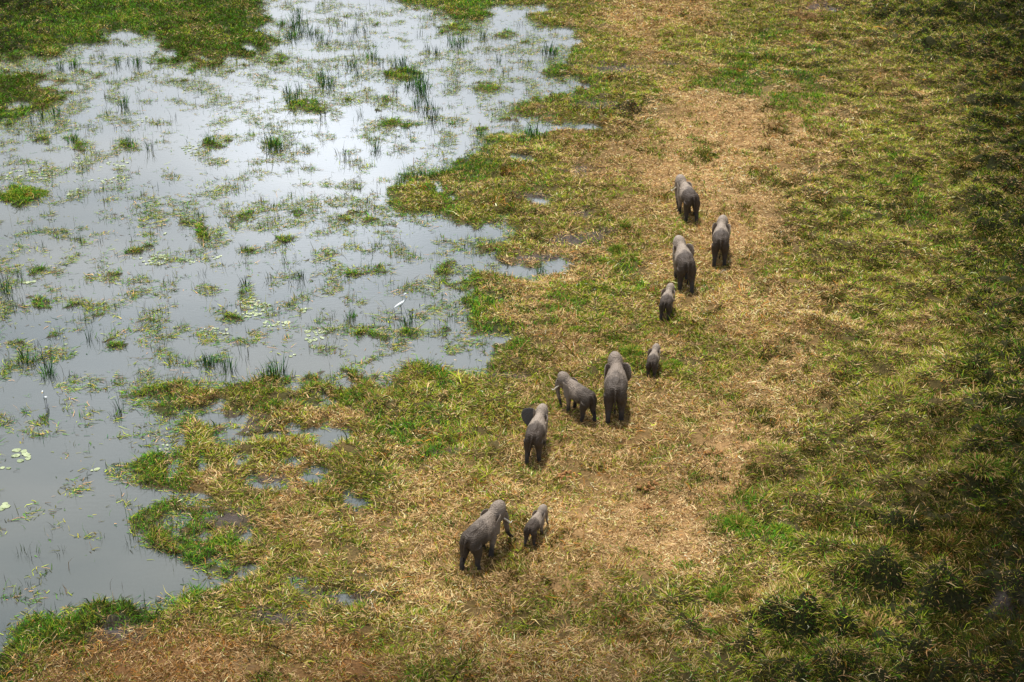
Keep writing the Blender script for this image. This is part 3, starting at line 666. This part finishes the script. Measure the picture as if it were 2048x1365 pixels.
# ------------------------------------------------------------------ elephants
def skin_mat(name, dark, light, two):
    m, n, l, p = new_mat(name)
    t = n.new('ShaderNodeTexCoord'); s = n.new('ShaderNodeSeparateXYZ'); l.new(t.outputs['Object'], s.inputs[0])
    n1 = n.new('ShaderNodeTexNoise'); n1.inputs['Scale'].default_value = 2.2; n1.inputs['Detail'].default_value = 6; n1.inputs['Roughness'].default_value = .65
    l.new(t.outputs['Object'], n1.inputs['Vector'])
    def M(op, a_, b_=0.0, cl=False):
        q = n.new('ShaderNodeMath'); q.operation = op; q.use_clamp = cl
        for i, v_ in enumerate((a_, b_)):
            if isinstance(v_, (int, float)): q.inputs[i].default_value = v_
            else: l.new(v_, q.inputs[i])
        return q.outputs[0]
    # lighter towards shoulders and head, darker on the rump, broken by noise
    f = M('ADD', M('MULTIPLY', s.outputs['Y'], 1.6 * two), M('MULTIPLY', M('SUBTRACT', n1.outputs['Fac'], .5), 3.4))
    f = M('ADD', f, .5 - .1 * two, True)
    mx = n.new('ShaderNodeMix'); mx.data_type = 'RGBA'; l.new(f, mx.inputs[0])
    mx.inputs[6].default_value = dark + (1,); mx.inputs[7].default_value = light + (1,)
    # wet mud up the legs
    g = M('ADD', M('MULTIPLY', s.outputs['Z'], -2.2), 1.9)
    g = M('ADD', g, M('MULTIPLY', M('SUBTRACT', n1.outputs['Fac'], .5), 2.5), True)
    mx2 = n.new('ShaderNodeMix'); mx2.data_type = 'RGBA'; l.new(g, mx2.inputs[0])
    l.new(mx.outputs[2], mx2.inputs[6]); mx2.inputs[7].default_value = (.030, .026, .024, 1)
    l.new(mx2.outputs[2], p.inputs['Base Color']); p.inputs['Roughness'].default_value = .62; p.inputs['Specular IOR Level'].default_value = .35
    n3 = n.new('ShaderNodeTexVoronoi'); n3.inputs['Scale'].default_value = 11
    mp_ = n.new('ShaderNodeMapping'); mp_.inputs['Scale'].default_value = (1, 1, 1.8); l.new(t.outputs['Object'], mp_.inputs[0]); l.new(mp_.outputs[0], n3.inputs['Vector'])
    bp_ = n.new('ShaderNodeBump'); bp_.inputs['Strength'].default_value = .8; bp_.inputs['Distance'].default_value = .05
    l.new(n3.outputs['Distance'], bp_.inputs['Height']); l.new(bp_.outputs[0], p.inputs['Normal'])
    return m
M_sk2 = skin_mat('skin_two_tone', (.048, .033, .023), (.25, .20, .158), 1.6)
M_sk1 = skin_mat('skin_grey', (.050, .036, .026), (.185, .146, .115), .7)
M_ear = skin_mat('skin_dark_ear', (.022, .020, .020), (.075, .068, .066), .3)
M_ivory, n, l, p = new_mat('ivory'); p.inputs['Base Color'].default_value = (.78, .72, .60, 1); p.inputs['Roughness'].default_value = .35
tn = n.new('ShaderNodeTexNoise'); tn.inputs['Scale'].default_value = 6
cr = n.new('ShaderNodeValToRGB'); cr.color_ramp.elements[0].color = (.50, .43, .32, 1); cr.color_ramp.elements[1].color = (.68, .64, .55, 1)
l.new(tn.outputs['Fac'], cr.inputs[0]); l.new(cr.outputs[0], p.inputs['Base Color'])
M_eye, n, l, p = new_mat('dark_eye'); p.inputs['Base Color'].default_value = (.01, .008, .006, 1); p.inputs['Roughness'].default_value = .15

def loft(bm, st, seg=20):
    """closed loft; st = [(centre, half width, half height, forward dir)]"""
    rings = []
    for (c, hw, hh, d) in st:
        d = Vector(d).normalized(); side = d.cross(Vector((0, 0, 1)))
        if side.length < .2: side = Vector((1, 0, 0))
        side.normalize()
        if side.x < 0: side = -side
        up = side.cross(d).normalized()
        rings.append([bm.verts.new(Vector(c) + side * (hw * math.cos(a)) + up * (hh * math.sin(a))) for a in [2 * math.pi * i / seg for i in range(seg)]])
    for a_, b_ in zip(rings, rings[1:]):
        for i in range(seg): bm.faces.new((a_[i], a_[(i + 1) % seg], b_[(i + 1) % seg], b_[i]))
    bm.faces.new(rings[0][::-1]); bm.faces.new(rings[-1])
def chain(bm, pts, seg=14, caps=True):
    """round tapering limb: pts = [(x, y, z, r)], finely interpolated, with rounded ends"""
    P_ = [Vector(p_[:3]) for p_ in pts]; rad = [p_[3] for p_ in pts]
    out_ = []
    K = 5
    for i in range(len(P_) - 1):
        p0 = P_[max(i - 1, 0)]; p1 = P_[i]; p2 = P_[i + 1]; p3 = P_[min(i + 2, len(P_) - 1)]
        for k in range(K):
            t = k / K
            q = .5 * ((2 * p1) + (p2 - p0) * t + (2 * p0 - 5 * p1 + 4 * p2 - p3) * t * t + (3 * p1 - p0 - 3 * p2 + p3) * t ** 3)
            out_.append((q, rad[i] * (1 - t) + rad[i + 1] * t))
    out_.append((P_[-1], rad[-1]))
    st = []
    d0 = (out_[1][0] - out_[0][0]).normalized(); d1 = (out_[-1][0] - out_[-2][0]).normalized()
    if caps:
        for f in (.15, .6): r0 = out_[0][1]; st.append((out_[0][0] - d0 * r0 * math.sqrt(max(0, 1 - f * f)) * .9, r0 * f, r0 * f, d0))
    for i, (q, r_) in enumerate(out_):
        d = (out_[min(i + 1, len(out_) - 1)][0] - out_[max(i - 1, 0)][0])
        st.append((q, r_, r_, d))
    if caps:
        for f in (.6, .15): r0 = out_[-1][1]; st.append((out_[-1][0] + d1 * r0 * math.sqrt(max(0, 1 - f * f)) * .5, r0 * f, r0 * f, d1))
    loft(bm, st, seg)
def ell(bm, c, r, rot=None, seg=20):
    m = Matrix.Translation(c) @ (rot.to_matrix().to_4x4() if rot else Matrix()) @ Matrix.Diagonal((*r, 1))
    bmesh.ops.create_uvsphere(bm, u_segments=seg, v_segments=seg // 2 + 2, radius=1, matrix=m)
EAR = [(0, .02), (.10, .10), (.28, .13), (.46, .10), (.60, .0), (.67, -.16), (.66, -.36), (.56, -.56), (.42, -.74), (.28, -.84), (.16, -.66), (.08, -.38), (0, -.2)]
def ear(bm, side, flare, s=1.0, head=None):
    """outline in (back, up) plane; flare = angle off the neck (deg)"""
    a = R(flare); th = .055
    base = Vector((side * .32, 1.62, 2.18 + (.18 if flare > 60 else 0))); s = s * (1.22 if flare > 60 else 1.0)
    def pos(u_, v_, t_):
        bow = .10 * math.sin(min(u_, .8) / .8 * math.pi) * (1 if flare < 60 else -.7)
        # u runs away from the head, backwards when folded and sideways when flared
        d = Vector((side * math.sin(a), -math.cos(a), 0)); nrm = Vector((side * math.cos(a), math.sin(a), 0))
        return base + d * (u_ * s) + Vector((0, 0, v_ * s)) + nrm * (bow * s + t_)
    pts = [(q[0], q[1]) for q in EAR]
    # resample the outline, fan from a centre line so the ear can bow
    n_ = len(pts); cx_ = .34; cy_ = -.12
    layers = []
    for t_ in (th / 2, -th / 2):
        rings = []
        for f in (1.0, .66, .33):
            ftk = t_ if f < 1 else t_ * .55
            rings.append([bm.verts.new(pos(cx_ + (x_ - cx_) * f, cy_ + (y_ - cy_) * f, ftk)) for x_, y_ in pts])
        c0 = bm.verts.new(pos(cx_, cy_, t_)); layers.append((rings, c0))
    for li, (rings, c0) in enumerate(layers):
        for r0, r1 in zip(rings, rings[1:]):
            for i in range(n_):
                f = (r0[i], r0[(i + 1) % n_], r1[(i + 1) % n_], r1[i]); bm.faces.new(f if li else f[::-1])
        for i in range(n_):
            f = (rings[-1][i], rings[-1][(i + 1) % n_], c0); bm.faces.new(f if li else f[::-1])
    a0, b0 = layers[0][0][0], layers[1][0][0]
    for i in range(n_): bm.faces.new((a0[i], a0[(i + 1) % n_], b0[(i + 1) % n_], b0[i]))

def elephant(feet_px, heading, scale, label, ears=(24, 24), head=(0, 0), trunk='hang', legs=(0, 0, 0, 0), mat=None, tusk=.7, calf=False,
             tail=0.0, group='elephants walking in a line', fat=1.0, trunk_side=0.0, back=0.0):
    """heading: degrees clockwise from straight away from the camera; legs = forward swing of (front L, front R, hind L, hind R)"""
    bm = bmesh.new()
    F_ = fat * .88
    st = [(-1.30, 1.88, .10, .12), (-1.26, 1.86, .30, .32), (-1.14, 1.82, .46, .44), (-.92, 1.84, .58, .48), (-.6, 1.76, .68, .58), (-.2, 1.70, .73, .64), (.2, 1.69, .73, .65),
          (.55, 1.74, .66, .64), (.85, 1.80, .56, .62), (1.10, 1.86, .46, .58), (1.35, 1.95, .40, .48), (1.62, 2.02, .30, .36)]
    loft(bm, [((0, y_, z_), w_ * F_, h_, (0, 1, .1)) for y_, z_, w_, h_ in st], 24)
    # spine, hip and shoulder masses
    chain(bm, [(0, -1.0, 2.08, .24), (0, -.75, 2.14, .30), (0, -.3, 2.08, .31), (0, .3, 2.08, .31), (0, .8, 2.15, .30), (0, 1.15, 2.13, .27)])
    for s in (-1, 1):
        ell(bm, (s * .33 * F_, -.88, 1.66), (.34 * F_, .46, .60)); ell(bm, (s * .34 * F_, .80, 1.66), (.27 * F_, .34, .58))
    for i, (s, fr) in enumerate(((-1, 1), (1, 1), (-1, 0), (1, 0))):
        sw = legs[i]
        if fr:
            chain(bm, [(s * .36, .82, 1.55, .26), (s * .37, .84 + sw * .25, 1.15, .215), (s * .36, .84 + sw * .6, .62, .145), (s * .36, .84 + sw * .9, .26, .135), (s * .36, .85 + sw, .13, .16), (s * .36, .86 + sw, .02, .17)], 14, False)
        else:
            chain(bm, [(s * .33, -.92, 1.60, .35), (s * .34, -.86 + sw * .30, 1.20, .31), (s * .36, -.90 + sw * .55, .74, .195), (s * .37, -1.00 + sw * .8, .42, .145), (s * .37, -.98 + sw * .95, .20, .14), (s * .37, -.95 + sw, .02, .165)], 14, False)
    tx = tail
    chain(bm, [(0, -1.28, 2.08, .10), (tx * .2, -1.42, 1.86, .06), (tx * .6, -1.46, 1.5, .045), (tx, -1.44, 1.15, .036), (tx * 1.1, -1.42, .92, .032)], 10)
    # head group
    hb = bmesh.new(); hs = 1.28 if calf else 1.2
    ell(hb, (0, 1.78, 2.22), (.36, .42, .46)); ell(hb, (0, 1.92, 2.34), (.30, .28, .32)); ell(hb, (0, 1.86, 1.92), (.27, .32, .30))
    ell(hb, (0, 1.72, 1.72), (.16, .28, .16)); ell(hb, (0, 1.55, 2.12), (.30, .36, .38))
    ts = trunk_side
    if trunk == 'hang': tp = [(0, 2.02, 2.08, .24), (ts * .05, 2.24, 1.78, .185), (ts * .12, 2.32, 1.42, .145), (ts * .22, 2.30, 1.02, .11), (ts * .30, 2.24, .62, .085), (ts * .36, 2.26, .34, .065), (ts * .36, 2.36, .20, .05)]
    elif trunk == 'forward': tp = [(0, 2.02, 2.08, .24), (0, 2.26, 1.78, .185), (0, 2.38, 1.42, .15), (0, 2.44, 1.05, .12), (0, 2.56, .70, .095), (0, 2.78, .42, .075), (0, 3.00, .26, .06), (0, 3.08, .20, .05)]
    elif trunk == 'back': tp = [(0, 2.02, 2.08, .24), (0, 2.22, 1.78, .185), (0, 2.24, 1.42, .145), (0, 2.14, 1.02, .11), (0, 2.02, .66, .085), (0, 1.92, .40, .065), (0, 1.80, .26, .05)]
    elif trunk == 'short': tp = [(0, 2.02, 2.08, .23), (0, 2.22, 1.80, .17), (0, 2.30, 1.48, .13), (0, 2.34, 1.15, .10), (0, 2.42, .85, .075), (0, 2.54, .66, .055)]
    chain(hb, tp, 14)
    for s, fl in zip((-1, 1), ears): ear(hb, s, fl, 1.0)
    piv = Vector((0, 1.30, 2.0))
    HM = Matrix.Translation(piv - Vector((0, .16, .04))) @ Euler((R(head[1]), 0, R(-head[0]))).to_matrix().to_4x4() @ Matrix.Scale(hs, 4) @ Matrix.Translation(-piv)
    hb.transform(HM)
    me_ = bpy.data.meshes.new('tmp'); hb.to_mesh(me_); hb.free(); bm.from_mesh(me_); bpy.data.meshes.remove(me_)
    bmesh.ops.recalc_face_normals(bm, faces=bm.faces)
    me = bpy.data.meshes.new('body'); bm.to_mesh(me); bm.free()
    tmp = bpy.data.objects.new('tmp', me); C.objects.link(tmp)
    rm = tmp.modifiers.new('r', 'REMESH'); rm.mode = 'VOXEL'; rm.voxel_size = .034; rm.use_smooth_shade = True
    sm = tmp.modifiers.new('s', 'SMOOTH'); sm.factor = .5; sm.iterations = 5
    dg = bpy.context.evaluated_depsgraph_get(); ev = tmp.evaluated_get(dg)
    bme = bpy.data.meshes.new_from_object(ev, depsgraph=dg); bme.name = 'elephant_body'
    bpy.data.objects.remove(tmp); bpy.data.meshes.remove(me)
    bme.materials.clear(); bme.materials.append(mat or M_sk2)
    if max(ears) > 60:        # the back of the spread ear is darker
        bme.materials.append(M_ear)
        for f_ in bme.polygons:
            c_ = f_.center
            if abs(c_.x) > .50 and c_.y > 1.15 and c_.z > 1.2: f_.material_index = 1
    bme.polygons.foreach_set('use_smooth', np.ones(len(bme.polygons), bool))
    x_, y_ = U(feet_px[0], feet_px[1], .15); x_, y_ = float(x_), float(y_)
    root = bpy.data.objects.new('elephant', None); C.objects.link(root)
    h = R(-heading)
    # the pixel given is the middle of the hind feet
    off = Matrix.Rotation(h, 3, 'Z') @ Vector((0, .95 * scale, 0))
    cx_, cy_ = x_ + off.x, y_ + off.y
    zz = []
    for fx, fy in ((-.37, .85), (.37, .85), (-.36, -.95), (.36, -.95)):
        q = Matrix.Rotation(h, 3, 'Z') @ Vector((fx * scale, fy * scale, 0)); zz.append(ground_z(cx_ + q.x, cy_ + q.y))
    root.location = (cx_, cy_, sum(zz) / 4 - .01); root.rotation_euler = (0, 0, h); root.scale = (scale, scale, scale * 1.05)
    tag(root, label, 'elephant', group)
    link('body', bme, root)
    for s in (-1, 1):
        if tusk:
            tb = bmesh.new(); T = tusk
            chain(tb, [(s * .19, 2.02, 1.78, .045), (s * .24, 2.20, 1.60, .042), (s * .28, 2.22 + .24 * T, 1.48, .036), (s * .30, 2.22 + .52 * T, 1.45, .026), (s * .29, 2.22 + .74 * T, 1.50, .016)], 10)
            tb.transform(HM); bmesh.ops.recalc_face_normals(tb, faces=tb.faces)
            tm = bpy.data.meshes.new('tusk'); tb.to_mesh(tm); tb.free(); tm.materials.append(M_ivory)
            tm.polygons.foreach_set('use_smooth', np.ones(len(tm.polygons), bool)); link('tusk', tm, root)
        eb = bmesh.new(); ell(eb, (s * .335, 2.02, 2.20), (.03, .04, .035), seg=10); eb.transform(HM)
        em = bpy.data.meshes.new('eye'); eb.to_mesh(em); eb.free(); em.materials.append(M_eye); link('eye', em, root)
    # hair tuft at the tail end
    r_ = np.random.default_rng(int(feet_px[0])); nb = 30
    v, lp, sz, c_ = blades(r_.normal(tx * 1.1, .02, nb), r_.normal(-1.42, .02, nb), np.full(nb, .98), r_.random(nb) * 6.28, np.full(nb, .30), np.full(nb, -1.35), np.full(nb, -1.5), np.full(nb, .02), np.full((nb, 3), .015))
    link('tail_hair', np_mesh('tail_hair', v, lp, sz, c_, M_stem), root)
    return root

elephant((1382,446), -12, .90, 'lead elephant farthest up the path with a small white tusk showing left', ears=(12, 3), head=(-12, 0), tusk=.35, legs=(.1, -.15, .22, -.18), trunk='back', trunk_side=0)
elephant((1438,533), 8, .90, 'second elephant, standing right of the third on pale straw', ears=(14, 18), head=(6, -4), tusk=0, legs=(-.1, .15, -.10, .12))
elephant((1371,585), -4, .96, 'third elephant with pale head and brown rump, just ahead of a calf', ears=(16, 24), head=(-8, -6), tusk=0, legs=(.15, -.1, .20, -.22))
elephant((1329,640), 14, .60, 'small calf following right behind the third elephant', ears=(14, 16), head=(6, -4), tusk=0, calf=True, trunk='short', legs=(.1, -.1, -.12, .14), tail=-.1, fat=1.05)
elephant((1302,756), 13, .52, 'smallest calf standing alone beside a dark green tussock', ears=(14, 12), head=(6, -6), tusk=0, calf=True, trunk='short', legs=(0, .1, .16, -.14), tail=.3)
elephant((1229,842), 5, .98, 'biggest elephant, middle of the trio, seen squarely from behind', ears=(20, 26), head=(-10, -2), tusk=.6, legs=(.05, -.1, -.20, .10), mat=M_sk1, tail=0, fat=1.04)
elephant((1177,843), -38, .76, 'elephant turned side on to the left with white tusk and hanging trunk', ears=(14, 1), head=(-14, 0), tusk=.32, legs=(.05, .2, .34, -.20), mat=M_sk1, tail=.1, trunk='back')
elephant((1066,925), 12, .78, 'elephant holding one dark ear out wide to the left', ears=(80, 12), head=(6, -4), tusk=0, legs=(-.1, .2, -.22, .20), tail=-.15)
elephant((941,1140), 31, .86, 'nearest elephant, heading right with white tusk and curled trunk tip', ears=(0, 16), head=(10, -2), tusk=.32, legs=(.1, -.25, -.25, .22), mat=M_sk1, trunk='forward', tail=-.1)
elephant((1060,1093), 24, .50, 'calf walking close to the right of the nearest elephant', ears=(1, 12), head=(12, 0), tusk=0, calf=True, trunk='short', legs=(.1, .2, -.30, .15), tail=.02)

# ------------------------------------------------------------------ egrets
M_feather, n, l, p = new_mat('white_feathers'); p.inputs['Roughness'].default_value = .8
tn = n.new('ShaderNodeTexNoise'); tn.inputs['Scale'].default_value = 30
cr = n.new('ShaderNodeValToRGB'); cr.color_ramp.elements[0].color = (.60, .64, .66, 1); cr.color_ramp.elements[1].color = (.74, .77, .78, 1)
l.new(tn.outputs['Fac'], cr.inputs[0]); l.new(cr.outputs[0], p.inputs['Base Color'])
M_bill, n, l, p = new_mat('yellow_bill'); p.inputs['Base Color'].default_value = (.55, .36, .06, 1)
M_leg, n, l, p = new_mat('dark_leg'); p.inputs['Base Color'].default_value = (.02, .02, .02, 1)
def mesh_of(bm, name, mat):
    bmesh.ops.recalc_face_normals(bm, faces=bm.faces)
    me = bpy.data.meshes.new(name); bm.to_mesh(me); bm.free(); me.materials.append(mat)
    me.polygons.foreach_set('use_smooth', np.ones(len(me.polygons), bool)); return me
def egret(px, py, heading, s, label):
    x_, y_ = U(px, py); root = bpy.data.objects.new('egret', None); C.objects.link(root)
    root.location = (float(x_), float(y_), 0); root.rotation_euler = (0, 0, R(-heading)); root.scale = (s,) * 3
    tag(root, label, 'egret')
    bm = bmesh.new()
    chain(bm, [(0, -.44, .40, .02), (0, -.34, .45, .06), (0, -.12, .55, .095), (0, .08, .64, .10), (0, .20, .71, .07), (0, .29, .82, .07), (0, .30, .96, .058), (0, .27, 1.10, .054), (0, .29, 1.20, .052), (0, .34, 1.25, .055), (0, .40, 1.24, .035)], 14)
    me = mesh_of(bm, 'egret_body', M_feather)
    tmp = bpy.data.objects.new('tmp', me); C.objects.link(tmp); ss = tmp.modifiers.new('s', 'SUBSURF'); ss.levels = 1
    dg = bpy.context.evaluated_depsgraph_get(); bme = bpy.data.meshes.new_from_object(tmp.evaluated_get(dg), depsgraph=dg)
    bpy.data.objects.remove(tmp); link('body', bme, root)
    bm = bmesh.new(); chain(bm, [(0, .38, 1.245, .025), (0, .46, 1.235, .018), (0, .56, 1.22, .005)], 8); link('bill', mesh_of(bm, 'bill', M_bill), root)
    for sd_ in (-1, 1):
        bm = bmesh.new(); chain(bm, [(sd_ * .05, .02, .54, .03), (sd_ * .05, .0, .42, .014), (sd_ * .05, .03, .22, .012), (sd_ * .05, .0, -.05, .012)], 8); link('leg', mesh_of(bm, 'leg', M_leg), root)
egret(802, 625, 68, .98, 'white egret with long upright neck wading beside the long weedy raft')
egret(93, 813, 175, .90, 'white egret standing alone in the open water at the left')

# ------------------------------------------------------------------ dung piles
M_dung, n, l, p = new_mat('dung'); p.inputs['Roughness'].default_value = .9
tn = n.new('ShaderNodeTexNoise'); tn.inputs['Scale'].default_value = 12; tn.inputs['Detail'].default_value = 6
cr = n.new('ShaderNodeValToRGB'); cr.color_ramp.elements[0].position = .35; cr.color_ramp.elements[1].position = .65
cr.color_ramp.elements[0].color = (.10, .045, .015, 1); cr.color_ramp.elements[1].color = (.42, .20, .06, 1)
l.new(tn.outputs['Fac'], cr.inputs[0]); l.new(cr.outputs[0], p.inputs['Base Color'])
for k, (px, py, s, lab) in enumerate([(1428,914,1.0,'broken orange brown dung heap farthest up the straw trail'),(1296,982,1.1,'wide scattered dung heap in the middle of the straw trail'),
        (1325,999,.5,'small dung lump right below the wide scattered heap'),(1137,960,1.1,'tall brown dung heap left of the straw trail'),(1292,1024,.6,'faint dung heap below the wide scattered one'),(1302,461,.5,'dung lump left of the lead elephant')]):
    bm = bmesh.new(); r_ = random.Random(k)
    for i in range(11):
        a = r_.random() * 6.28; q = r_.random() ** .5 * .38
        ell(bm, (math.cos(a) * q * 1.3, math.sin(a) * q, .05 + .07 * r_.random()), (.11 * r_.uniform(.7, 1.3), .10 * r_.uniform(.7, 1.3), .075 * r_.uniform(.7, 1.2)), Euler((r_.random(), r_.random(), r_.random() * 3)), 12)
    for v_ in bm.verts: v_.co += Vector((r_.uniform(-1, 1), r_.uniform(-1, 1), r_.uniform(-1, 1))) * .012
    x_, y_ = U(px, py); o = link('dung_pile', mesh_of(bm, 'dung_pile', M_dung), None, (float(x_), float(y_), ground_z(float(x_), float(y_)) + .05)); o.scale = (s, s, s)
    tag(o, lab, 'dung', 'dung piles on the trail')
